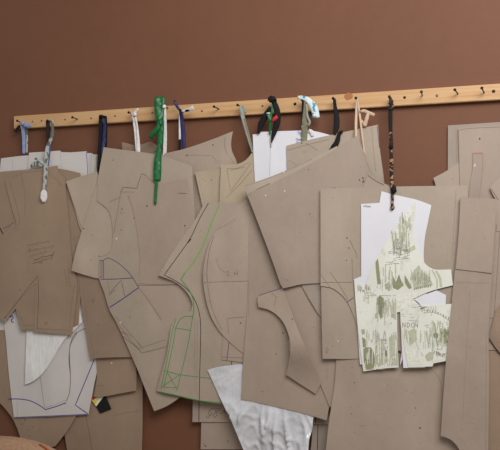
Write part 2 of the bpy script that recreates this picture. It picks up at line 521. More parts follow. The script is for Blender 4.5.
sheet('pattern_piece', 'brown card with pencilled dart and handwriting under the white tag at left', 48, 'card_brown', F1,
      [('graphite', .7, [(5, 318), (20, 298), (38, 275.5), (38.5, 300), (37, 329)]), ('pencil', .7, [(9, 313), (22, 297.5), (35.6, 283.5), (34.4, 300), (33.8, 329)]),
       ('pencil', .7, [(16.5, 307.5), (24, 325)]), ('pencil', .6, [(24, 325), (33, 325.4)]), ('pencil', .6, [(37, 328.6), (69, 330.2), (71.5, 305), (74.5, 285)]),
       ('pencil', .6, [(9.5, 181), (14, 196), (18.5, 214), (19.5, 224), (15, 233)]), ('pencil', .6, [(21, 172), (25, 195), (24.5, 216)]),
       ('pencil', .6, [(9.5, 179), (22, 173.3), (45, 170.5)]), ('pencil', .6, [(44, 169), (57, 180), (62, 186)]), ('pencil_faint', .6, [(21.5, 176), (22, 200)]),
       cursive('pencil', .5, 27, 246, 50, 241.5, 1.1, 11), cursive('pencil', .5, 27, 252, 55, 246.5, 1.1, 12), cursive('pencil', .5, 29, 257, 47, 252, 1.0, 9),
       ('graphite', .7, [(33, 263.5), (49, 258.5)]), cursive('graphite', .6, 34, 260.5, 53, 255, 1.0, 8), ('graphite', .8, [(54.5, 251), (51, 260)]),
       scribble('pencil', .5, 64, 268, 67, 285, .8, 14), scribble('pencil', .5, 68, 270, 70, 288, .8, 14)]
      + dots('violet', 1.3, [(5.2, 317.5)]) + dots('blush', 1.6, [(46, 323), (30, 250), (41, 262)]) + dots('blush', 1.0, [(20, 290), (44, 225), (55, 300)]),
      bulges=[(40, 250, 14, 80, 3), (66, 300, 8, 30, -2), (45, 330, 40, 12, 5)])
sheet('pattern_piece', 'narrow brown card strip showing between handwritten card and the slanted card', 38, 'card_grey',
      [(66, 180), (80, 180), (86, 240), (82, 290), (77, 288), (73, 250), (69, 215)], [('pencil', .6, [(67.5, 196), (71.5, 225), (74.5, 248)]), ('pencil_faint', .6, [(72, 200), (76, 235)])])
sheet('pattern_piece', 'brown card with round lower edge hanging below the blue-lined white sheet', 19, 'card_brown',
      [(-12, 330), (70, 330), (80, 405), (75.5, 417), (67, 431), (55.5, 446), (40, 449), (22.4, 440), (17, 428), (12, 417.5), (0, 403), (-12, 392)],
      dots('spot', .5, [(22, 424), (28, 430), (25, 420), (33, 427), (30, 436)]))
sheet('pattern_piece', 'large brown card lowest at left, behind the small black tag', 9, 'card_brown',
      [(60, 380), (142.5, 372), (142.5, 420), (141.5, 462), (69, 462), (64, 430)],
      [('graphite', .6, [(86, 417), (89, 432), (92.4, 452)]), ('pencil', .6, [(112, 416), (128, 412.5), (140, 411)]), ('pencil_faint', .6, [(137.5, 390), (137, 450)])])
sheet('pattern_piece', 'brown card square ended, just above the small black tag', 31, 'card_brown',
      [(90, 330), (134.5, 330), (136.5, 375), (136.2, 390.6), (120, 393.5), (104, 396.4), (94, 397), (97, 370)],
      [('pencil', .6, [(95, 386), (105, 385)])] + dots('fleck', .8, [(111.5, 363)]), bulges=[(100, 385, 12, 12, 2)])
sheet('pattern_piece', 'brown card with straight lower end covering the right edge of blue-lined sheet', 45, 'card_brown',
      [(74, 236), (116, 236), (136, 320), (136, 357), (112, 357.4), (90.5, 358.6), (86, 332), (81, 300), (78, 270)],
      [('pencil', .6, [(83, 290), (88, 325), (94, 357)]), ('pencil_faint', .5, [(86, 300), (96.5, 357)])] + dots('blush', 1.2, [(93, 300), (98, 325)]) + dots('spot', .5, [(93, 302)]), bulges=[(106, 358, 22, 14, 5)])

# ------------------------------------------------------------------ cards in the second bundle
sheet('tissue_sheet', 'crumpled tan tissue sheet peeping above card behind the white string', 16, 'tissue',
      [(121.8, 142.2), (128, 143.5), (136, 145.6), (143, 143.8), (151, 141.3), (158, 146), (158, 175), (124, 175)], th=.0003, own=.002, cat='paper', group=None)
sheet('pattern_piece', 'brown card rising to a pointed corner below bare nail, behind the green ribbon', 30, 'card',
      [(135, 158), (160, 154.3), (185, 148.6), (210, 140.2), (232.8, 131.2), (231.2, 141), (231.6, 150), (236.8, 163), (239, 200), (225, 300), (180, 320), (150, 300)],
      [('pencil', .6, [(225, 137), (224.6, 145), (226, 151), (234, 163)]), ('pencil_faint', .6, [(187, 155), (212, 155.5), (218, 163)])] + dots('spot', .7, [(186.8, 155.3), (213, 145)]),  # first curve paints the shade of the curled right edge
      bulges=[(231, 152, 5, 10, -4), (226, 140, 10, 14, 2)])
sheet('pattern_piece', 'long brown card whose slanted lower point hangs left of green-lined card', 57.5, 'card',
      [(108, 262), (200, 240), (206, 330), (192, 396), (184, 393.5), (177, 399.5), (166, 406.5), (154.2, 411.2), (146, 391), (136, 366), (120, 330), (108, 303)],
      [('graphite', .6, [(122.5, 336), (134, 345), (142, 352)]), ('pencil', .6, [(112, 314), (124, 332)])] + dots('spot', .6, [(160, 340)]), bulges=[(150, 395, 20, 24, 6)])
sheet('pattern_piece', 'light card with its corner pointing left beside handwritten brown card', 50, 'card_brightened',
      [(65.8, 181.6), (80, 176.6), (97, 171.5), (104, 200), (92, 240), (82, 232), (74, 207)], [('pencil', .6, [(66.6, 183), (74.5, 207), (81.5, 228)])], bulges=[(68, 190, 9, 20, 6)])
sheet('pattern_piece', 'slanting light card whose lower corner points left under the armhole curve', 55, 'card_brightened',
      [(99, 172), (120, 170), (122, 278), (99.5, 278.6), (85, 275), (71.2, 270.6), (76, 250), (82, 230), (88.5, 208), (96, 186)],
      [('pencil', .6, [(98.5, 256.8), (105, 255.5), (110, 252)])] + dots('spot', .6, [(83.5, 228.6), (92, 235), (91, 260), (99, 256)]), bulges=[(78, 262, 14, 22, 10)])
C1 = [(103.6, 147.2), (120, 149.4), (145, 152.6), (163, 156), (192, 166), (196, 260), (190, 285), (137.5, 285), (148, 300), (161, 320.5), (169, 334), (167.4, 346.2), (155, 349.6), (142, 352.6),
      (131, 340), (119, 325), (110, 311), (104, 292), (99.4, 279), (99, 258.5), (106.5, 256.8), (110.6, 252.5), (112.6, 240), (112.4, 228), (110.8, 217), (107, 209), (97, 201), (98.2, 178)]
sheet('pattern_piece', 'large card with concave armhole and violet dart lines, left of the green ribbon', 60, 'card_light', C1,
      [('violet', 1.0, [(101, 279.3), (115, 279), (132.5, 278)]), ('violet', .9, [(108.5, 258), (115, 261), (122, 266), (130, 274), (138.5, 287)]), ('pencil', .6, [(138.5, 287), (150, 303), (161, 320)]),
       ('blue', 1.1, [(109.5, 307.5), (124, 298), (138.6, 287.6)]), ('violet', .7, [(109, 295), (115, 287), (121.5, 280), (124.5, 296)]), ('pencil', .6, [(107.5, 281), (110, 294), (115.5, 290)]),
       ('violet', .8, [(99.8, 261), (103.4, 260.2), (108.5, 257.6)]), ('violet', .9, [(100 + 3.2 * (i % 2), 260.5 + i * .72) for i in range(25)]), ('violet', .8, [(103.6, 260), (103.8, 279)]),
       ('graphite', .7, [(120.8, 192), (123, 187.4), (137, 188.3), (141.5, 173.5), (146.4, 175.5)]), ('pencil', .6, [(121, 191), (117, 215), (113.6, 234)]),
       ('pencil', .7, [(142.6, 189), (146, 175.5), (154.4, 183)]), ('pencil', .6, [(146, 179), (153, 186)]), ('pencil', .6, [(121, 192), (134, 192)]), ('pencil', .6, [(109, 202), (121, 197)]),
       ('pencil', .6, [(115, 316), (128, 331), (143, 348.5)]), ('pencil', .6, [(139, 348.3), (166, 339.6)]), ('pencil', .5, [(122, 332), (133, 337), (140, 346)])]
      + dots('spot', .5, [(122, 209), (121, 213), (134, 218), (130, 317), (113, 160), (121, 230), (146, 232)]) + dots('fleck', .9, [(120.5, 322.5), (116.6, 238.6)]),
      bulges=[(150, 320, 14, 30, 3)])
sheet('pattern_piece', 'frontmost card hanging from the tied end of green ribbon', 63, 'card',
      [(128, 195), (141, 190), (143.4, 177), (147, 177), (155, 184.5), (187.2, 178), (189.5, 194), (193.5, 212), (197, 262), (190, 283.5), (160, 284.6), (139.4, 283.4), (139.5, 255), (136.5, 228), (132.5, 208)],
      [('graphite', .7, [(178, 193.2), (186.8, 193.5)]), ('pencil_faint', .6, [(184.5, 226), (186, 240), (184, 255)])] + dots('spot', .7, [(185, 225.6), (147, 206), (179, 257)]) + dots('spot', .8, [(155.4, 205.4)]))

# ------------------------------------------------------------------ centre left
sheet('pattern_piece', 'plain card strip lowest under the handwritten number, its end below the plastic bag corner', 20, 'card',
      [(202, 390), (262, 390), (262, 449.4), (200.6, 449.4)], dots('spot', .6, [(228, 441), (204, 444), (205.5, 446)]))
sheet('pattern_piece', 'card with handwritten number G8 beside a black ruled line, left of plastic bag', 27, 'card',
      [(196, 340), (262, 340), (262, 422), (192.4, 422), (193, 395)],
      [('blackpen', .9, [(199.3, 380), (198.9, 421.6)]),
       ('graphite', .8, [(214.5, 408.6), (212, 408.2), (209, 411), (208, 414.4), (209.4, 415.4), (211.4, 414), (212, 411.6), (211, 414), (209.2, 417.3), (207, 417.4), (206, 416.3)]),
       ('graphite', .8, [(220.4, 409), (217.5, 408.4), (214.8, 410), (216.6, 412.4), (217.2, 415.2), (214.6, 417.4), (212.6, 415.8), (215, 412.8), (219.5, 410)]),
       ('graphite', .8, [(219.6, 413.4), (222.6, 412.8)]), scribble('graphite', .8, 222.6, 411.4, 228, 412.6, 1.0, 5)])
G1 = [(205.3, 201.4), (215, 202.4), (262, 204), (262, 404), (240, 404.5), (215, 403), (192.6, 399.6), (175, 395.4), (156.2, 391), (161, 375), (166.5, 356), (169.6, 336), (171.6, 326), (175, 319), (181, 313.6),
      (191, 311), (192.6, 305), (190, 297), (184, 289), (175, 282), (158.4, 275.2), (170, 256), (182, 238), (195, 220)]
sheet('pattern_piece', 'pale card outlined with black and bright green pen lines around an armhole', 72, 'card_light', G1,
      [('blackpen', .8, [(208.5, 203), (200, 218), (190.5, 238), (178, 256), (164.2, 275), (174, 280), (184, 286.5), (192, 295), (198, 308), (200.5, 322), (200.4, 350), (199.6, 380), (199.3, 402)]),
       ('lime', 1.1, [(219.4, 204), (212, 222), (204, 243), (195, 260), (185, 273)]), ('green', 1.0, [(185, 273), (181, 279.5), (187, 287), (192.5, 297), (194, 308), (192.6, 318)]),
       ('green', .8, [(192.5, 316.6), (185, 316), (179.5, 320), (176, 328), (173.5, 342), (168.5, 366), (163.4, 388)]), ('green', .8, [(176.2, 318.4), (172.6, 330), (169, 350), (161, 389)]),
       ('green', .8, [(192.6, 317), (188.5, 342), (181, 374), (176.6, 391)]), ('green', .8, [(174.6, 327.8), (191, 330.4)]), ('green', .8, [(163.5, 370.4), (181, 374.8), (203, 377.4), (225, 381)]),
       ('green', .9, [(160, 391.8), (180, 396), (200, 400.5), (225, 403)]), ('green', .7, [(163.2, 386), (180, 374.6)]), ('green', .7, [(166.5, 371), (177, 389)]), ('green', .7, [(163.4, 387), (177.4, 388)]),
       ('pencil_faint', .5, [(195, 318), (194.4, 390)]), ('pencil_faint', .5, [(197.4, 320), (196.6, 396)]), ('blackpen', .8, [(231.6, 358), (231.4, 366)]), ('blackpen', 1.2, [(191, 239), (187.6, 243)])], bulges=[(162, 270, 14, 20, 7), (165, 370, 14, 40, 8), (190, 300, 12, 16, 4)])
sheet('pattern_piece', 'small yellowish card corner between pointed card and the pencilled triangle card', 44, 'card_yellow',
      [(194.8, 172), (219.4, 169), (232, 169), (232, 230), (206, 230), (202.2, 206)],
      [('card_light', 1.6, [(199, 180), (206, 203)])] + dots('spot', .5, [(211.4, 180)]), bulges=[(198, 188, 7, 20, 6)])
sheet('pattern_piece', 'card with a pencilled triangle left of the upright white sheet', 48, 'card_yellow',
      [(221, 164.4), (236.5, 164.2), (246, 159.8), (253.4, 150.4), (262, 150), (268, 230), (218.6, 230), (219.4, 203)],
      [('pencil', .6, [(227, 168.4), (230, 188), (231, 191), (251, 163)]), ('pencil', .5, [(227, 168.4), (238, 168), (249, 162.4)]), ('pencil', .5, [(230, 170.4), (245, 167)]), ('pencil', .6, [(226, 198), (240, 184), (252, 170)])],
      bulges=[(221, 188, 9, 25, 7)])
sheet('paper_pattern', 'clean white paper sheet hanging upright behind the black, red and green bow', 54, 'white',
      [(252.7, 134.4), (258, 134), (258.2, 132), (290, 130.8), (312, 130.8), (334, 136), (338, 200), (300, 215), (258, 215), (255.2, 183.8), (253.8, 160)],
      [('fold_shade', .7, [(270.5, 148), (269.6, 175)])], bulges=[(270, 160, 3, 40, 2)], th=.0004, group=None)
sheet('pattern_piece', 'small card end with a violet line below the curved card, above plastic bag', 76, 'card',
      [(224, 330), (262, 330), (262, 364.5), (243, 362.4), (221, 359.6), (222.4, 345)], [('violet', .9, [(229.2, 341), (227, 360)]), ('pencil', .6, [(221.6, 357), (245, 358)])])
N1 = [(246.5, 199), (238, 206), (228, 217.4), (216.4, 230), (210, 242), (205, 258), (203, 274), (204.4, 292), (210, 314), (218, 329), (229, 341.5), (244, 353.6), (262, 362), (290, 330), (290, 220), (268, 196)]
sheet('pattern_piece', 'curved sleeve-shaped card bulging left, over the green-lined card', 80, 'card', N1,
      [('graphite', .5, [(214, 236), (210, 248), (207.6, 262), (207, 275), (207.6, 282)]), ('pencil', .6, [(207.6, 284), (210, 300), (215, 316), (222, 330)]), ('pencil', .6, [(203.5, 282.8), (225, 281.6), (248, 281)]),
       ('pencil_faint', .6, [(216.4, 230), (225, 225.4), (236, 219)]), ('pencil_faint', .8, [(216, 258), (219.6, 268), (226, 273)]),
       ('pencil', .7, [(226, 272), (228.4, 271.4), (229, 273), (226.4, 275.6), (229.4, 275.4)]), ('pencil', .7, [(234.6, 271.6), (234.6, 275.4)]), ('pencil', .7, [(234.6, 273.4), (237.6, 273.4)]), ('pencil', .7, [(237.6, 271.2), (237.6, 275.6)]),
       ('pencil', .7, [(228, 318.4), (244, 317)]), ('pencil', .5, [(227.6, 318), (228.6, 334)])] + dots('spot', .7, [(240.5, 323)]),
      bulges=[(240, 250, 16, 40, 2), (206, 280, 12, 48, 9)])
N2 = [(250, 205), (330, 205), (338, 300), (336, 380), (329, 408), (326.6, 420.4), (300, 412.4), (270, 405.4), (241.2, 399), (243, 365), (246, 325), (247.8, 290), (248.4, 250)]
sheet('pattern_piece', 'big plain card whose slanting lower edge covers the top of plastic bag', 84, 'card', N2,
      dots('spot', .7, [(262.4, 391.4), (276, 354), (283, 333)]) + [('pencil_faint', .6, [(248.6, 281), (248.4, 318)])], bulges=[(243, 370, 8, 40, 3)])
P1 = [(258, 295.4), (268, 291.6), (283, 288), (284.5, 292), (291.5, 312), (300, 335), (310, 358), (320.5, 384), (315.8, 394), (300, 384), (286, 374.6), (288.8, 363), (290.4, 345), (287, 330), (280, 318), (270, 310.4), (258.4, 307), (257.4, 301)]
sheet('pattern_piece', 'bodice-shaped card with armhole notch and curled-back lower end, right of centre', 95, 'card', P1,
      [('violet', .8, [(258.8, 295.6), (270, 291.8), (281, 288.6)]), ('pencil', .6, [(272, 293.4), (276.6, 297.4), (274, 306)]), ('pencil_faint', .6, [(289, 340), (292, 365)])] + dots('spot', .7, [(292.4, 319)]),
      bulges=[(300, 346, 40, 23, 26), (259, 301, 10, 9, 4)])
sheet('pattern_piece', 'card with a long slanted edge running down from the folded big card', 90, 'card',
      [(282, 270), (335, 270), (340, 340), (334, 400), (330, 407.6), (321, 386), (312, 366), (298, 335), (288, 308), (283, 292)],
      [('pencil_faint', .6, [(326, 330), (327, 380)])] + dots('spot', .6, [(313.8, 327.4)]))
sheet('pattern_piece', 'grey card corner wedged under the large tilted card beside the armhole-cut card', 97, 'card_grey',
      [(296, 270), (336, 270), (336, 335), (321.6, 318.6), (312, 303.6), (301, 284)], bulges=[(312, 305, 8, 12, 2)])
sheet('pattern_piece', 'small card end with dark edge right of the plastic bag', 40, 'card',
      [(305, 390), (330, 390), (330, 424.4), (313.6, 424.2)], [('blackpen', .8, [(315.8, 414), (315.6, 424)])])
sheet('pattern_piece', 'narrow grey card strip at the bottom between plastic bag and the wide card', 32, 'card_grey',
      [(308, 410), (335, 410), (335, 462), (309.5, 462), (312, 430)], [('blackpen', .8, [(318, 424), (317.4, 450)])])

# plastic bag
BAG = [(207.4, 370), (216, 367.4), (228, 365.6), (243, 364.4), (270, 372), (322, 396), (318, 408), (313.4, 418), (312, 430), (309, 440), (308, 462), (249, 462), (243.5, 450), (233, 425), (222, 402)]


FC = un(268, 395, .06); BA, BB = un(241, 399, .06), un(327, 420, .06)


def crumple(x, z):
    dx, dz = x - FC.x, FC.z + .12 - z
    an, rr = math.atan2(dx, dz), math.hypot(dx, dz)
    a = noise.noise(Vector((an * 4, 2.2, rr * 7)))
    r = 1 - abs(noise.noise((an * 7 + a, 5.1, rr * 5))) * 2.2
    r2 = 1 - abs(noise.noise((x * 24 + z * 14, 1.1, z * 20 - x * 16))) * 2.2
    k = min(1, max(0, (BA.z + (BB.z - BA.z) * (x - BA.x) / (BB.x - BA.x) - .004 - z) / .06))
    return (.0025 + .024 * k) * (.35 * a + .7 * max(r, 0) ** 2 + .22 * max(r2, 0) ** 2) + .0002


s_ = sheet('plastic_bag', 'crumpled white translucent plastic bag with shiny folds at bottom centre', 78, 'bag', BAG, th=.0004, own=.001, cat='bag', group=None, extra=crumple, step=.006)

# ------------------------------------------------------------------ centre right
sheet('pattern_piece', 'card with top right corner highest, behind the cream tapes on the rail', 62, 'card_light',
      [(286.6, 145.6), (310, 139.6), (344, 132), (378, 124.6), (380, 150), (384.6, 187), (384, 230), (300, 230), (287.4, 190), (287, 171)],
      [('pencil', .6, [(287, 150.6), (306, 145), (329, 139.4)]), ('pencil', .6, [(305.6, 143), (318, 150.6)]), ('pencil_faint', .6, [(288, 160), (297, 165)]), ('violet', .7, [(377.2, 125.6), (379.6, 148)]),
       ('pencil_faint', .6, [(371.6, 128), (373.4, 150), (376, 172)])] + dots('spot', .6, [(304, 152)]))
sheet('pattern_piece', 'card lying just behind the large tilted card, showing along its upper left edge', 100, 'card_light',
      [(243.8, 185.6), (266, 178.4), (287, 170), (312, 158.4), (337, 146), (345, 170), (300, 240), (268, 240), (258, 220)],
      [('pencil', .6, [(255, 196), (269, 188.6)]), ('pencil_faint', .6, [(245, 185.8), (266, 179), (287, 170.6), (312, 159)])] + dots('fleck', .7, [(284, 172)]), bulges=[(248, 190, 24, 30, 13), (262, 230, 18, 26, 9), (285, 275, 12, 14, 3)])  # crease shade and dark card edge drawn in as pencil-toned lines
R2 = [(246.8, 193.8), (262, 187.6), (282, 178.4), (310, 164), (335, 149.6), (352, 138.4), (356.2, 136.6), (358.6, 140), (364, 152), (369, 165), (376, 180), (378, 250), (340, 283.5), (320, 283.2), (301, 284.4), (291, 286.6), (283, 288.4),
      (280.6, 284.4), (272, 260), (260, 228)]
sheet('pattern_piece', 'large tilted card peaking at the cream tapes, the biggest in the middle', 104, 'card', R2,
      [('pencil', .5, [(256, 189.6), (270, 183)]), ('pencil_faint', .6, [(363, 152), (368, 166), (373, 177)])] + dots('fleck', 1.0, [(265.6, 195.4), (284.6, 191)]) + dots('spot', .5, [(308.6, 169.6), (360.5, 167), (310, 214), (287, 280), (332, 187.6)])
      + dots('spot', .7, [(359.5, 180), (363, 178)]),
      bulges=[(248, 190, 24, 30, 13), (262, 230, 18, 26, 9), (278, 265, 18, 26, 11), (300, 220, 24, 50, 2), (364, 160, 6, 20, -2)])
sheet('pattern_piece', 'small card corner with a curved pencil line, left of the leopard print strap', 108, 'card',
      [(362.4, 195), (364.6, 184), (367.8, 173.4), (373, 176.6), (380, 181.6), (391, 186), (402, 190), (402, 215), (362, 215)],
      [('graphite', .8, [(368, 175.4), (376, 181), (384, 185)])] + dots('spot', .7, [(363.6, 181)]))
sheet('pattern_piece', 'card with squared lower left corner showing below the concave edge, beside printed paper', 109, 'card_light',
      [(320.8, 255), (405, 255), (405, 350), (362, 358.2), (322.6, 358.8), (321.6, 320)],
      [('pencil', .6, [(325.6, 351), (327.4, 347), (328.4, 350), (326.8, 353.6), (325.6, 351)])] + dots('fleck', .6, [(338, 341), (336, 338)]) + dots('spot', .5, [(332.4, 346)]), bulges=[(322, 235, 14, 60, 8), (322, 330, 14, 45, 6)])
R3 = [(320.4, 188.4), (345, 187.6), (391, 186.6), (467.4, 185.4), (468, 210), (462, 300), (446, 360), (435, 362), (380, 345), (362, 345), (357.4, 328), (352.6, 313), (346, 300), (337, 291), (330, 287.4), (320.6, 286)]
sheet('pattern_piece', 'wide card with straight top edge, hung from the leopard print strap', 114, 'card_light', R3,
      [('pencil', .7, [(322, 282.4), (353, 282.2)]), ('pencil', .6, [(330, 272), (340, 286), (348, 300)]), ('violet', .9, [(347.4, 302), (353.4, 297.6)]), ('pencil', .7, [(350, 240), (353, 247), (356.6, 254), (357, 258)]),
       ('pencil', .6, [(352, 258), (352.6, 276), (355.6, 300)]), ('pencil_faint', .6, [(320.6, 274), (330, 287)]), ('pencil_faint', .6, [(361, 232), (361.2, 277)]),
       ('pencil_faint', .5, [(456, 190), (452, 260)])] + dots('spot', .6, [(346.4, 260.4), (347, 238), (349, 248), (335, 187.8), (432, 246)]) + dots('spot', .4, [(350, 236)]), bulges=[(322, 235, 14, 60, 8), (322, 330, 14, 45, 6)])
R4 = [(338.5, 310), (470, 310), (470, 380), (470, 436), (470, 462), (324.6, 462), (328, 430), (331, 408), (335, 380)]
sheet('pattern_piece', 'wide plain card at the bottom right under the printed paper', 100, 'card', R4,
      dots('spot', .7, [(354.4, 382.6), (351.4, 414), (415.5, 408), (420, 428)]) + [('pencil_faint', .6, [(360, 426), (367, 425.4)]), ('pencil_faint', .6, [(428, 364), (441, 384), (440, 440)])],
      bulges=[(365, 400, 16, 70, 6), (425, 420, 20, 50, -3)])

# white and printed paper
PG = 'white and printed paper hung over the wide card'
sheet('paper_pattern', 'white paper bodice front tied by the knot of leopard print strap', 120, 'white',
      [(361, 204), (379.4, 202.8), (381.4, 191.2), (391, 193.8), (405, 197), (417, 199.8), (431.4, 205.2), (428, 222), (424.6, 240), (424.2, 263), (430, 280), (400, 366), (403, 330), (398, 300), (368, 296), (358, 288), (353.8, 279.4), (361.2, 276.2)],
      [cursive('greyline', .6, 363, 206.4, 371, 207, .7, 6)], th=.0004, group=PG)
sheet('paper_pattern', 'white paper sliver showing along the left edge of lower left printed panel', 119, 'white',
      [(356, 300), (380, 300), (380, 364), (360, 364.4), (358, 335)], th=.0004, group=PG)
random.seed(21)
T1 = [(416, 199.6), (415, 214), (412.8, 228), (415, 240), (419, 251), (424, 262), (429, 267), (434, 269.4), (443, 269.6), (451, 269.4), (452, 278), (453, 285.2), (437, 289.2), (426, 293), (413, 299), (420, 306), (409, 310),
      (397, 312.4), (397.4, 335), (398.6, 367.4), (385, 368.4), (363.4, 371.4), (361, 355), (357.6, 325), (355.4, 300), (354.2, 281), (360, 283), (365, 286), (371, 271), (376, 260), (386, 242.4), (397, 226), (406.5, 212.6)]
mk = []


def vs(m, x0, x1, y0, y1, n, w=.5, jx=.6):
    for _ in range(n):
        x = random.uniform(x0, x1); a = random.uniform(y0, y1); b = random.uniform(y0, y1)
        if abs(a - b) < 1.5: b = a + 2
        mk.append((m, w, [(x, a), (x + random.uniform(-jx, jx), b)]))


def hs(m, x0, x1, y0, y1, n, w=.5, l=6):
    for _ in range(n):
        x = random.uniform(x0, x1); y = random.uniform(y0, y1)
        mk.append((m, w, [(x, y), (min(x1 + 1, x + random.uniform(2, l)), y + random.uniform(-.5, .3))]))


mk += [('olive', 'fill', [(375.6, 262), (378, 258.4), (379.4, 270), (380.6, 284), (377.4, 284.4), (376.4, 274)]),
       ('olive_pale', 'fill', [(406, 250), (414.6, 245), (415.6, 249), (408, 253)]),
       ('olive', 'fill', [(392, 283), (391.4, 270), (393.4, 277), (396, 282), (399, 274), (401.4, 281), (404, 285), (398, 290), (393, 288)]),
       ('olive', 'fill', [(404.6, 275), (408, 280), (412, 288), (409, 289), (405, 283)]),
       ('olive_pale', 'fill', [(411, 275), (416, 268), (419, 265), (423, 272), (429, 276), (433, 285), (424, 287), (414, 289)]),
       ('sketch', 'fill', [(384.6, 284), (389, 282.6), (391, 286), (390, 291), (385.6, 289)]),
       ('olive', 'fill', [(376.6, 298), (380, 295.6), (383.6, 298), (384, 305), (383, 317), (380.4, 319), (378, 310)]),
       ('sketch', 'fill', [(375, 314), (377, 313), (377.4, 318), (375.4, 318.6)]), ('sketch', 'fill', [(391.6, 314), (394, 313), (394.6, 317), (392.4, 318)]),
       ('olive', 'fill', [(363.4, 349), (366, 347), (371, 347.4), (373.6, 352), (375, 360), (374, 368), (366, 369.6), (364, 362)]),
       ('olive', 'fill', [(362, 337), (365.6, 339), (366, 347), (363, 347.6)]), ('sketch', 'fill', [(361, 329.6), (364.6, 329), (365, 334), (362, 334.6)]),
       ('olive_pale', 'fill', [(376, 345), (383, 341), (386, 350), (388, 362), (378, 367), (375.6, 358)]),
       ('olive_pale', 'fill', [(389, 337), (394.6, 336), (396.6, 350), (397.4, 365), (391, 366), (389.4, 352)]),
       ('sketch_dark', 'fill', [(385, 351), (387, 350), (387.4, 356), (385.4, 356.6)]),
       ('cream', 'fill', [(396, 294), (420, 292.6), (426, 292.4), (413, 299), (418, 304), (400, 310), (397, 306)])]
vs('sketch', 392, 411, 232, 256, 42, .5); vs('sketch_dark', 393, 409, 236, 256, 16, .4); hs('sketch', 388, 409, 240, 262, 30, .45); hs('sketch_dark', 394, 407, 248, 259, 14, .45, 5)
vs('olive', 400, 406, 212, 238, 8, .6); vs('sketch', 405, 412, 214, 232, 10, .5); hs('sketch', 384, 398, 262, 265, 5, .5, 9)
vs('sketch', 411, 431, 268, 288, 34, .5, 2.5); vs('sketch_dark', 413, 430, 272, 288, 14, .4, 2)
for k in range(9): mk.append(('sketch_dark', .8, [(414 + k * 2, 290 - k * .45), (415.2 + k * 2, 287.8 - k * .45)]))
vs('sketch', 357, 370, 284, 293, 22, .5); vs('sketch_dark', 360, 369, 285, 292, 8, .5); hs('sketch', 355.5, 362, 289, 290.5, 4, .5, 4)
vs('sketch', 373, 396, 278, 292, 18, .45); vs('sketch', 376, 394, 296, 318, 24, .45, 1); vs('sketch_dark', 378, 384, 296, 316, 9, .5, .8)
vs('olive_pale', 399, 408, 216, 246, 16, 1.0); vs('olive_pale', 392, 400, 230, 246, 8, .9); vs('olive_pale', 376, 396, 296, 326, 16, 1.2); vs('olive_pale', 361, 374, 294, 304, 8, .8)
vs('olive_pale', 365, 397, 330, 346, 14, 1.0); vs('cream', 364, 373, 348, 368, 9, .6); vs('cream', 376, 396, 340, 366, 12, .9); vs('olive_pale', 382, 396, 264, 284, 10, 1.0); hs('sketch', 358, 396, 292, 296, 7, .5, 12)
mk += [('sketch', .6, [(375.4, 367), (375.6, 346), (381, 342), (387.6, 344), (388, 366)]), ('sketch', .6, [(389.4, 366), (389.6, 338), (394, 334.6), (396.8, 338), (397.4, 366)]), ('sketch', .5, [(376, 355), (388, 353.4)])]
vs('sketch', 373, 387, 329, 344, 12, .45); vs('sketch', 376, 388, 344, 366, 16, .45); vs('sketch_dark', 364, 373, 350, 367, 6, .4); vs('olive', 390, 396, 340, 364, 10, .5)
hs('sketch', 376, 387, 339, 341, 3, .6, 8); hs('sketch_dark', 364, 385, 369, 370, 3, .6, 8); hs('sketch', 400, 420, 296, 308, 9, .5, 9); hs('sketch_dark', 402, 416, 301, 303, 2, .5, 9)
mk += [('sketch', .6, [(375, 345), (376, 330), (377, 344)]), ('sketch', .6, [(383, 341), (384.4, 330), (386, 342)]), ('sketch', .6, [(376, 342), (380, 341), (386, 338.6)]),
       ('olive_pale', 2.4, [(436, 271), (440, 278), (441, 287)]), ('olive_pale', 1.6, [(432, 270), (437, 280), (437, 288)])]
sheet('printed_pattern', 'pale green printed paper bodice with sketched towers, its right flap reaching the tall card', 124, 'print', T1, mk, th=.0004, own=.0002, group=PG)
sheet('paper_pattern', 'small white paper triangle between the two green printed pieces', 126, 'white',
      [(414, 299.2), (425, 294.6), (436.6, 290.4), (446, 295), (445.4, 312), (424, 312), (419, 303)], th=.0004, own=.0002, group=PG)
sheet('paper_pattern', 'white paper corner showing left of the printed piece lettered NDON', 127, 'white',
      [(400.8, 325), (425, 325), (425, 367.4), (403.4, 368), (402, 350)], th=.0004, own=.0002, group=PG)
mk = []
hs('sketch', 400, 418, 313, 322, 8, .5, 7); vs('sketch', 418, 436, 305, 314, 22, .5, 1); hs('sketch_dark', 420, 428, 307, 310, 5, .7, 4)
for k in range(11):
    t = k / 10; x = 424 + 27 * t; y = 311 + 2 * t + 8 * t * t
    mk.append(('sketch_dark' if k % 2 else 'sketch', 1.0, [(x, y), (x + .9, y - 1.8)]))
mk += [('sketch', .5, [(423, 313), (432, 312.4), (441, 315), (451, 322)]), ('olive_pale', .7, [(419, 315), (414, 328), (417, 345), (423, 356)]), ('olive', .9, [(434.6, 323), (436, 336), (437.4, 346)]),
       ('sketch_dark', 'fill', [(433, 334), (436, 332), (438.6, 335), (437, 338.4), (434, 337.6)]), ('olive_pale', 'fill', [(425, 356), (429, 352), (434, 352), (433, 361), (427, 361)]), ('olive_pale', 'fill', [(408, 331), (415, 328), (417, 340), (411, 345)]),
       ('cream', 1.6, [(430, 361.6), (446, 358.6)]), ('cream', 'fill', [(404.4, 349), (420, 350), (424, 364), (409, 365)])]
vs('olive_pale', 419, 450, 318, 352, 22, 1.1, 2); vs('olive_pale', 404, 417, 328, 346, 10, 1.2, 1); vs('sketch', 440, 450, 326, 346, 34, .5, 2); vs('olive', 441, 449.6, 328, 345, 18, .7, 2); vs('sketch_dark', 442, 449.4, 326, 340, 8, .5, 2)
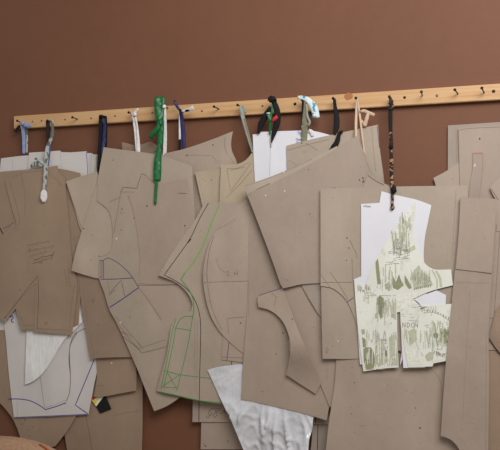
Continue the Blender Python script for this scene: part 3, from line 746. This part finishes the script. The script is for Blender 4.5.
vs('sketch_dark', 433.4, 445.6, 351, 356.6, 12, .8, .3); hs('sketch', 430, 445, 349, 358, 8, .5, 6); vs('sketch', 420, 440, 330, 352, 18, .4, 1); hs('sketch', 424, 448, 322, 330, 8, .4, 5)
# lettering N D O N
for (x, g) in ((402.6, 'N'), (407.2, 'D'), (411.4, 'O'), (415, 'N')):
    y0, y1 = 322.6, 327.4
    if g == 'N': L = [[(x, y1), (x, y0)], [(x, y0), (x + 2.6, y1)], [(x + 2.6, y1), (x + 2.6, y0)]]
    elif g == 'D': L = [[(x, y0), (x, y1)], [(x, y0), (x + 1.8, y0 + .6), (x + 2.7, y0 + 2.4), (x + 1.8, y1 - .6), (x, y1)]]
    else: L = [[(x, (y0 + y1) / 2), (x + .4, y0 + .6), (x + 1.4, y0), (x + 2.4, y0 + .6), (x + 2.8, (y0 + y1) / 2), (x + 2.4, y1 - .6), (x + 1.4, y1), (x + .4, y1 - .6), (x, (y0 + y1) / 2)]]
    mk += [('sketch_dark', .55, l) for l in L]
T2 = [(400.2, 311.8), (412, 308.6), (424, 306), (438, 304.6), (452.4, 303.8), (451.6, 330), (449.6, 345), (447.6, 360.6), (433.4, 363.4), (432.6, 366.4), (408, 367.4), (404, 345), (401, 328)]
sheet('printed_pattern', 'smaller pale green printed paper piece lettered NDON, below white triangle', 129, 'print', T2, mk, th=.0004, own=.0002, group=PG)

# ------------------------------------------------------------------ right
sheet('pattern_piece', 'tall card furthest back at the right, its left edge against bare wall', 5, 'card_grey',
      [(448, 125.4), (470, 124), (520, 120.6), (520, 260), (448, 260), (447.8, 180)], [('pencil_faint', .8, [(456.4, 130), (456.6, 163)])])
sheet('pattern_piece', 'card with a slanting concave top edge, its corner pointing left at right', 10, 'card',
      [(433.4, 178), (439, 175), (447, 170.6), (457, 163.4), (476, 163), (476, 215), (440, 215), (436, 187)], dots('spot', .5, [(452.6, 179)]))
sheet('pattern_piece', 'square cornered card at far right with a dark hole near its top', 15, 'card',
      [(458.4, 128), (475, 126.4), (520, 124.4), (520, 230), (461, 230), (459.6, 170)], [('pencil', .6, [(459, 130), (470, 128.4), (500, 127)])] + dots('spot', .8, [(479.8, 138.8)]))
sheet('pattern_piece', 'narrow tapering card strip with a red pen mark, at right under nails', 20, 'card',
      [(473, 152.6), (482.6, 152.4), (483, 165), (481, 185), (478.6, 215), (467, 215), (470, 185), (472.6, 168)],
      [('pencil_faint', .7, [(482.4, 153), (482.6, 166), (480.6, 186), (479, 197)]), scribble('red', .7, 474, 153.6, 482.4, 153, .5, 8)] + [('fleck', 'fill', [(473.6, 166.6), (475, 163.6), (476, 164.2), (474.6, 167)])])
sheet('pattern_piece', 'card corner pointing left at the right edge of the view, above the tall card', 30, 'card',
      [(489.8, 188), (495, 181.6), (501, 176), (520, 160), (520, 240), (500, 240), (498, 203), (493.6, 196)], [('graphite', .6, [(490.6, 188), (499, 201)])])
sheet('pattern_piece', 'card strip along the right edge beside the tall front card', 62, 'card',
      [(496, 200), (520, 200), (520, 350), (484, 350), (486, 300), (494, 230)], [('pencil', .7, [(496.6, 224.6), (496, 231.4), (502, 231.6)]), ('pencil', .6, [(500, 232), (494, 318)]), ('pencil', .7, [(488, 318), (494.6, 318.2)])])
sheet('pattern_piece', 'broad brown card in the lower right corner of the view', 58, 'card_brown',
      [(478, 300), (520, 300), (520, 470), (450, 470), (460, 400)])
sheet('pattern_piece', 'brown card with a creased corner pointing left near the right edge', 68, 'card_brown',
      [(520, 290), (497, 308), (491.5, 326), (488.4, 338), (494, 345.6), (500, 352.6), (520, 372)], [('graphite', .7, [(489.6, 338), (494.4, 346), (502, 355)]), ('pencil', .6, [(496, 310), (491, 330)])],
      bulges=[(500, 335, 8, 12, 5)])
S6 = [(460, 197.2), (496.6, 198.8), (495.4, 225), (492, 274), (489.4, 310), (488.6, 340), (489, 380), (488, 462), (463, 462), (459, 449), (452, 440.6), (446, 437.4), (440.6, 435.8), (443, 400), (447, 350), (451.6, 304), (455.4, 265), (459, 225)]
sheet('pattern_piece', 'tall narrow card covering right side of printed papers, cut in an arc at the bottom', 132, 'card', S6,
      [('pencil_faint', .6, [(456, 282.4), (490, 283)]), ('pencil_faint', .5, [(470, 290), (462, 430)]), ('pencil_faint', .6, [(486.6, 330), (485.6, 450)])], bulges=[(472, 360, 10, 80, 2), (450, 400, 12, 50, 6)])
sheet('pattern_piece', 'short card lying on the upper half of the tall narrow card', 137, 'card',
      [(460.6, 197.6), (496.2, 199), (494.6, 230), (491.6, 273.2), (475, 271.2), (455.8, 269), (458.6, 235)])

# ------------------------------------------------------------------ small tag
bm_pts = [(91.6, 397.4), (104.6, 395.6), (106.4, 398), (111.2, 409), (100, 413.4), (96, 406.8), (92, 400.6)]
sheet('hang_tag', 'small black tag with a yellow and red corner on the lowest left card', 16, 'tag_black', bm_pts,
      [('tag_white', 'fill', [(91.9, 399.6), (93, 397.6), (104, 396), (99.6, 402), (96.2, 406.4), (92.2, 400.8)]), ('tag_yellow', 'fill', [(92.2, 399.6), (99, 398.6), (95.2, 404.8), (92.4, 401)]), ('tag_red', 'fill', [(92, 397.6), (97, 397), (93, 400.2), (92, 399.4)])],
      th=.0008, cat='tag', group=None)

# ------------------------------------------------------------------ ribbons and tapes
RG = 'ribbons and tapes tied on the nails'


def rib(name, label, px, py, d, cat='ribbon'):
    return thing(name, un(px, py, d * .001), label, cat, RG)


def S(pn, mat, parent, pts, **k):
    bm = bmesh.new(); strip(bm, pts, **k); return ob(pn, bm, mat, parent, origin=un(pts[0][0], pts[0][1], pts[0][3] * .001))


def K(pn, mat, parent, px, py, d, r, jit=.3, seed=0):
    bm = bmesh.new(); c = un(px, py, d * .001); blob(bm, c, r, jit, seed); return ob(pn, bm, mat, parent, origin=c)


t = rib('cotton_tape', 'pale blue cotton tape on the leftmost nail', 19, 121.5, 45)
S('strap', 'sky_cotton', t, [(22.6, 121.6, 4.6, 44), (23.2, 129, 4.4, 36), (24, 140, 4.2, 24), (24.2, 154, 4, 15)], wob=.15, seed=1)
S('strap', 'sage_print', t, [(26, 124, 2, 36), (27, 138, 2, 24), (26.8, 153, 2, 15.5)], wob=.3, seed=2)
S('tail', 'sky_cotton', t, [(23, 124.5, 3.6, 47), (27, 125.3, 4.2, 48), (31.6, 125.6, 3.6, 46)], wob=.3, seed=3)
K('knot', 'sky_cotton', t, 22.8, 123.4, 45, (.007, .006, .0065), .3, 4)
S('tail', 'brown_cloth', t, [(20, 125.5, 2.6, 32), (17, 129, 3, 28), (15.6, 132.4, 2.4, 26)], wob=.2, seed=8)

t = rib('cloth_tie', 'grey printed cloth tie with dark brown loop and white tag, second nail from left', 48, 120.5, 45, 'cloth tie')
S('loop', 'brown_cloth', t, [(47.8, 120.4, 4.4, 46), (48, 128, 4.2, 40), (48, 138, 3.6, 34), (48.6, 144, 3, 34)], wob=.2, seed=1)
S('strap', 'sage_print', t, [(51.6, 120, 3.2, 47), (52.6, 128, 3.4, 42), (51.4, 138, 3.6, 39), (48, 146, 4, 38), (46.6, 156, 5, 40), (46, 166, 4.6, 44), (45.2, 178, 4.4, 46), (44, 191, 3.4, 46)], wob=.5, seed=2)
S('thread', 'thread_blue', t, [(50.6, 146, .9, 40), (49.6, 156, 1, 40), (48.4, 166, .8, 42)], camber=.1)
S('frill', 'sage_print', t, [(46, 166, 4, 44), (40, 164, 5.5, 46), (35, 163.6, 5, 45), (31, 166.6, 3, 43)], wob=.9, seed=5)
S('frill', 'sage_print', t, [(44, 164, 3, 46), (39.5, 160.4, 3.4, 48), (35, 158.4, 2.2, 47)], wob=.9, seed=6)
bm = bmesh.new(); strip(bm, [(44.2, 189.5, 2.6, 46), (44, 193, 7, 46.5), (43.8, 198, 7.4, 46.5), (44, 202.2, 3, 46)], th=.0012, camber=.1)
ob('tag', bm, 'white_cotton', t, origin=un(44, 190, .046))

t = rib('ribbon', 'black and navy double ribbon left of the white string', 101, 116, 45)
S('strap', 'black_cloth', t, [(100.6, 115.6, 4, 46), (100.8, 124, 4.6, 40), (100.6, 138, 4.4, 34), (99.6, 152, 4.4, 33), (98.6, 168, 3.4, 33)], wob=.3, seed=1)
S('strap', 'navy', t, [(104.8, 116.4, 3.6, 46), (105.2, 126, 4.4, 40), (104.2, 140, 4.4, 36), (102.6, 156, 4.2, 36)], wob=.25, seed=2)
S('strap', 'black_cloth', t, [(106.4, 117, 1.4, 44), (106.8, 130, 1.4, 38), (106.2, 150, 1.4, 36.5)], seed=3)
S('loop', 'black_cloth', t, [(100, 115.6, 3, 47), (103.4, 116.8, 3, 49), (106.6, 117, 2.4, 46)], seed=4)

t = rib('white_string', 'white cotton string knotted on the nail left of green ribbon', 132, 113, 45, 'string')
S('strap', 'white_cotton', t, [(133.6, 114, 4.2, 45), (134.8, 124, 3.6, 38), (136, 136, 3.2, 34), (137.2, 152, 3, 36)], wob=.5, seed=1)
S('strap', 'white_cotton', t, [(135, 114, 1.8, 47), (137.4, 128, 1.8, 39), (138.6, 146, 3.4, 37), (138.4, 153, 3.6, 37)], wob=.4, seed=2)
S('tail', 'white_cotton', t, [(133.6, 114.6, 3, 48), (136.4, 110.6, 2.6, 50), (138.4, 108.6, 1.6, 50)], wob=.3, seed=3)
S('tail', 'white_cotton', t, [(134.6, 115.6, 2.6, 48), (131.4, 113.2, 2, 50)], wob=.3, seed=4)
K('knot', 'white_cotton', t, 135, 114.6, 48, (.006, .005, .006), .35, 5)

t = rib('satin_ribbon', 'bright green satin ribbon knotted high, hanging down onto a card', 160, 104, 50)
S('loop', 'green_satin', t, [(159, 97, 8, 55), (158.4, 104, 9, 59), (158.8, 114, 7.6, 58), (160, 126, 5.4, 55)], wob=.25, seed=1, camber=.4)
S('loop', 'green_satin', t, [(161, 97.4, 5, 52), (163.2, 101, 4.4, 50), (162.4, 108, 4.4, 52), (160.6, 118, 6, 57), (160, 128, 5.6, 57)], wob=.5, seed=2, camber=.3)
S('tail', 'green_satin', t, [(160.4, 122, 4.4, 60), (157, 129, 5, 63), (153, 134, 5, 64), (150.4, 138.2, 4.6, 63)], wob=.4, seed=3, camber=.6)
S('strap', 'green_satin', t, [(161.4, 124, 5.4, 56), (160.6, 136, 6, 54), (159.4, 148, 5.4, 53), (157.8, 160, 7.4, 53), (157.4, 172, 8, 53.5), (157, 180.6, 7.6, 53)], wob=.25, seed=4, camber=.35)
S('strap', 'green_satin', t, [(156.8, 179, 3.6, 53), (156, 190, 3, 53), (155.2, 203.8, 2.8, 53)], wob=.2, seed=5)
K('knot', 'green_satin', t, 160, 123, 58, (.009, .006, .012), .4, 6)
S('fray', 'green_satin', t, [(156, 150.6, 2.2, 53), (154.4, 151.6, 1.2, 54)], seed=7)
t = rib('cotton_tape', 'thin white cotton tape hanging directly beside the green ribbon', 164.4, 106, 48)
K('knot', 'white_cotton', t, 164.3, 106.6, 54, (.0062, .005, .0066), .25, 2)
S('strap', 'white_cotton', t, [(164.6, 108, 3, 50), (165.2, 122, 3, 38), (165.2, 138, 3.6, 29), (164.6, 156, 4, 23)], wob=.2, seed=1)

t = rib('ribbon', 'navy ribbon with white lining and upturned tail, right of green ribbon', 180, 110.6, 46)
S('strap', 'navy', t, [(180.8, 110.6, 3.6, 47), (182, 120, 4, 36), (183.4, 134, 4, 28), (184.2, 150, 3.6, 22)], wob=.15, seed=1)
S('tail', 'navy', t, [(181.4, 111.6, 2.6, 49), (177.4, 107, 3, 52), (174.2, 100.6, 2.6, 53)], wob=.2, seed=2)
S('strap', 'white_cotton', t, [(180, 112, 2, 44), (179.8, 124, 2.2, 34), (179.8, 140, 2.2, 27)], wob=.2, seed=3)
S('strap', 'black_cloth', t, [(179.8, 139.4, 2.3, 27.5), (179.6, 150, 2.4, 22)], seed=4)
S('tail', 'white_cotton', t, [(181.4, 111.6, 2, 48), (184.4, 110.4, 2.6, 50), (188.6, 109.6, 3, 53), (193.8, 107.6, 5, 55)], wob=.3, seed=5)
S('tail', 'black_cloth', t, [(185.2, 111, 2, 53), (187.4, 110.6, 2.6, 56), (189.2, 110.4, 1.6, 56)], seed=6)

t = rib('cotton_tape', 'grey green tape slanting down from a nail to left of the white sheet', 239, 105.6, 46)
S('strap', 'sage', t, [(240.6, 106, 3, 47), (242.6, 116, 4, 42), (247, 132, 3.4, 39), (253, 152.6, 2.4, 39)], wob=.25, seed=1)
S('strap', 'sage', t, [(242.4, 105.8, 2.6, 45), (245.2, 109, 2.4, 43), (245, 113, 2, 42)], wob=.3, seed=2)
S('strap', 'olive_cloth', t, [(244.2, 118, 1.2, 42.5), (248.4, 134, 1.2, 39.6), (252.8, 150, 1, 39.4)], seed=3)

t = rib('cloth_bow', 'black cloth bow with red and green pieces above the white sheet', 272, 100, 50, 'bow')
K('knot', 'black_cloth', t, 272, 99.4, 58, (.0125, .009, .0095), .5, 3)
S('tail', 'black_cloth', t, [(271, 107, 3.6, 56), (266, 115, 6, 54), (261.4, 124, 6.6, 52), (258.2, 133.6, 2.4, 50)], wob=.2, seed=1, camber=.3)
S('tail', 'black_cloth', t, [(273.6, 101, 5, 56), (277, 111, 6, 55), (277, 122, 6.8, 53), (273.6, 134, 4.4, 50), (271.4, 142.8, .8, 48)], wob=.2, seed=2, camber=.3)
S('strap', 'green_satin', t, [(272.4, 104, 1.6, 57), (271.6, 112, 2, 57), (270.4, 122, 2.4, 55), (270, 134, 2, 50)], wob=.2, seed=4)
S('strap', 'green_satin', t, [(268, 113.4, 3.2, 58), (269.6, 118, 3.8, 58), (270.4, 122, 2, 57)], wob=.2, seed=5)
S('tail', 'red_cloth', t, [(277.4, 116.4, 3.4, 58), (274.6, 118.6, 3.6, 59), (273, 121.2, 2, 58)], wob=.3, seed=6)
S('strap', 'sage', t, [(271.6, 131, 1.4, 50), (271, 138, 1.6, 48.5), (271, 147, 1, 47.6)], seed=7)
S('strap', 'white_cotton', t, [(266.4, 113.4, 1.4, 58), (270, 113, 1.2, 59)], seed=8)

t = rib('cloth_tie', 'blue floral and olive cloth tie at the white sheet\'s right end', 303, 99.5, 48, 'cloth tie')
S('tail', 'floral', t, [(297.6, 97.4, 3, 57), (303, 97.8, 4, 59), (309, 101, 5.4, 58), (314, 108, 7, 56), (316.6, 118, 6.4, 52)], wob=.2, seed=1, camber=.3)
S('strap', 'black_cloth', t, [(303.6, 101, 3.4, 54), (303.6, 110, 4, 50), (303, 122, 2.4, 48), (302.6, 134, 1.8, 45)], wob=.2, seed=2)
S('strap', 'olive_cloth', t, [(305.8, 101, 3.2, 56), (305.4, 112, 4.6, 52), (304.8, 124, 6, 49), (304.6, 134, 5.6, 45), (304, 144, 5.4, 43.6)], wob=.3, seed=3)
S('strap', 'sage', t, [(306.6, 104, 1.8, 57), (307.4, 116, 2, 53), (309.8, 122, 2, 51), (308, 126, 2, 50)], wob=.4, seed=4)
S('strap', 'floral', t, [(302.6, 126, 2, 49), (302.4, 136, 2.6, 45), (302, 143, 2, 43.6)], wob=.4, seed=5)
S('tail', 'white_cotton', t, [(308.6, 130, 2.6, 48), (311.6, 132, 4, 47), (312.6, 136.4, 2.4, 45)], wob=.4, seed=6)
for q_ in ([(303, 134, .5, 46), (299.6, 133, .6, 47), (298, 130.6, .4, 47)], [(302.6, 138.6, .6, 45), (299, 139.6, .6, 46), (296, 138, .4, 46)], [(302.6, 141.4, .5, 44.5), (298.6, 142.6, .5, 45), (296.6, 141, .4, 45)]):
    S('fray', 'thread_blue', t, q_)

t = rib('cloth_strap', 'plain black cloth strap on the nail left of the wood knot', 333.4, 98.8, 46, 'strap')
S('strap', 'black_cloth', t, [(334.2, 98.4, 2.6, 47), (335, 106, 3.2, 45), (336.6, 118, 5.4, 46), (336.4, 127, 5.6, 48), (334.4, 134.6, 3, 50)], wob=.15, seed=1)
S('tail', 'black_cloth', t, [(341.6, 131.6, 2.4, 54), (339, 134.4, 3.6, 54), (337.4, 141, 4.6, 53), (334, 146.6, 5.4, 53), (328.8, 151.4, 1.2, 52)], wob=.15, seed=2)
K('knot', 'black_cloth', t, 341.4, 131.8, 54, (.0045, .004, .0045), .25, 2)

t = rib('cotton_tape', 'cream cotton tapes with a looped bow on the nail right of wood knot', 356.4, 98.6, 46)
S('strap', 'cream_tape', t, [(356.8, 99, 1.2, 47), (356.4, 110, 2.2, 50), (356, 124, 2.5, 56), (356, 137.4, 2.2, 64)], wob=.1, seed=1)
S('strap', 'cream_tape', t, [(357.6, 98.8, 1.2, 47), (359.4, 112, 1.8, 52), (361.6, 130, 1.8, 56), (364.6, 155, 1.4, 58)], wob=.15, seed=2)
S('bow', 'cream_tape', t, [(359.6, 112, 2, 54), (363.6, 110.8, 3, 57), (368, 112.6, 3.4, 58), (374.6, 115, 2.6, 56)], wob=.3, seed=3)
S('bow', 'cream_tape', t, [(368.6, 113, 2.6, 58), (366.8, 118, 3.6, 57), (364.6, 126.6, 3.6, 53)], wob=.3, seed=4)
S('tail', 'cream_tape', t, [(360, 119, 1.6, 52), (363.4, 123, 2, 53), (365, 126.6, 1.6, 52)], seed=5)

t = rib('cloth_strap', 'leopard print cloth strap reaching down to the white paper bodice', 390, 97, 48, 'strap')
S('loop', 'leopard', t, [(389.6, 97, 2.4, 48), (391.4, 101, 3.6, 52), (392, 108, 3.6, 52), (390.6, 111, 3, 51)], wob=.4, seed=1)
S('loop', 'leopard', t, [(389.2, 100, 2.4, 51), (388.6, 106, 2.6, 52), (389.6, 111, 2.6, 51)], wob=.3, seed=2)
S('strap', 'black_cloth', t, [(390.4, 109, 3.4, 50), (390.4, 120, 3.8, 54), (390.6, 134, 3.2, 60)], wob=.1, seed=3)
S('strap', 'leopard', t, [(390.8, 132, 2.8, 60), (391.2, 144, 3.8, 64), (390.8, 150, 2.6, 67), (391.4, 160, 3.5, 72), (391.4, 172, 3.2, 78), (392, 184, 3.4, 86), (392.6, 194, 2.8, 92), (392.2, 207, 2.4, 90)], wob=.5, seed=4, camber=.5)
K('knot', 'black_cloth', t, 393.6, 189.5, 92, (.0075, .007, .0105), .4, 4)
K('knot', 'leopard', t, 392.4, 207.6, 91, (.0058, .005, .0062), .3, 5)
K('knot', 'black_cloth', t, 391, 147, 66, (.0066, .006, .006), .4, 6)

# ------------------------------------------------------------------ chair in the corner (only its rounded back shows)
CD = .30
ctr = un(8, 437, CD)
ch = thing('chair', (ctr.x, -CD, 0), 'tan padded chair back with orange piping in the bottom left corner', 'chair')


def pad(name, cx, cy, cz, hx, hy, hz, mat, r=2.6):
    bm = bmesh.new(); g = bmesh.ops.create_cube(bm, size=2)
    bmesh.ops.subdivide_edges(bm, edges=bm.edges[:], cuts=11, use_grid_fill=True)
    for v in bm.verts:
        p = v.co; n_ = (abs(p.x) ** r + abs(p.y) ** r + abs(p.z) ** r) ** (1 / r); p = p / n_
        v.co = Vector((cx + p.x * hx, cy + p.y * hy + .004 * noise.noise((p.x * 6, p.z * 2, 1)), cz + p.z * hz))
    for f in bm.faces: f.smooth = True
    return ob(name, bm, mat, ch, origin=(cx, cy, cz))


topz = un(6, 436.4, CD).z; cx = un(10, 437, CD).x
back = pad('backrest', cx, -CD, topz - .21, .27, .06, .21, 'leather_tan', 2.4)
EQ = 1.0; bm = bmesh.new(); pp = []
for i in range(24):
    u = i / 23; a = math.radians(66 - 46 * u); r = 2.4; EQ = .12 + .5 * u
    c_, s_2 = math.cos(a), math.sin(a); n_ = (c_ ** r + s_2 ** r + EQ ** r) ** (1 / r)
    pp.append(Vector((cx + .27 * c_ / n_, -CD - .06 * EQ / n_ - .001, topz - .21 + .21 * s_2 / n_ + .001)))
tube(bm, pp, .003, 8); bmesh.ops.recalc_face_normals(bm, faces=bm.faces)
pi = ob('piping', bm, 'orange_piping', back, origin=back.location + ch.location); pi.location = (0, 0, 0)
pad('seat', cx, -CD - .22, .45, .22, .22, .04, 'leather_tan', 4)
for sx in (-1, 1):
    for sy in (-1, 1):
        bm = bmesh.new(); x = cx + sx * .18; y = -CD - .22 + sy * .18
        top = .60 if sy > 0 else .43
        tube(bm, [Vector((x + sx * .02, y, 0)), Vector((x, y, .42)), Vector((x, y + (.01 if sy > 0 else 0), top))], [.011, .013, .013], 10)
        bmesh.ops.recalc_face_normals(bm, faces=bm.faces)
        ob('leg', bm, 'chrome_leg', ch, origin=(x, y, 0))

# ------------------------------------------------------------------ light: unseen ceiling lamp high on the right, soft room light
def area(name, loc, target, sx, sy, power, col):
    L = bpy.data.lights.new(name, 'AREA'); L.shape = 'RECTANGLE'; L.size = sx; L.size_y = sy; L.energy = power; L.color = col
    o = bpy.data.objects.new(name, L); COL.objects.link(o); o.location = loc
    o.rotation_mode = 'QUATERNION'; o.rotation_quaternion = (Vector(target) - Vector(loc)).to_track_quat('-Z', 'Y'); return o


area('ceiling_lamp', (1.2, -1.75, 2.75), (0, 0, 1.35), 1.4, 1.0, 60, (1.0, .985, .985))  # area light for the ceiling lamp, above and out of view
W = bpy.data.worlds.new('World'); SC.world = W; W.use_nodes = True
bgn = W.node_tree.nodes['Background']; bgn.inputs[0].default_value = (1.0, .97, .95, 1); bgn.inputs[1].default_value = .41
SC.view_settings.view_transform = 'Standard'; SC.view_settings.look = 'None'; SC.view_settings.exposure = -0.27; SC.view_settings.gamma = 1
SC.view_settings.use_curve_mapping = False
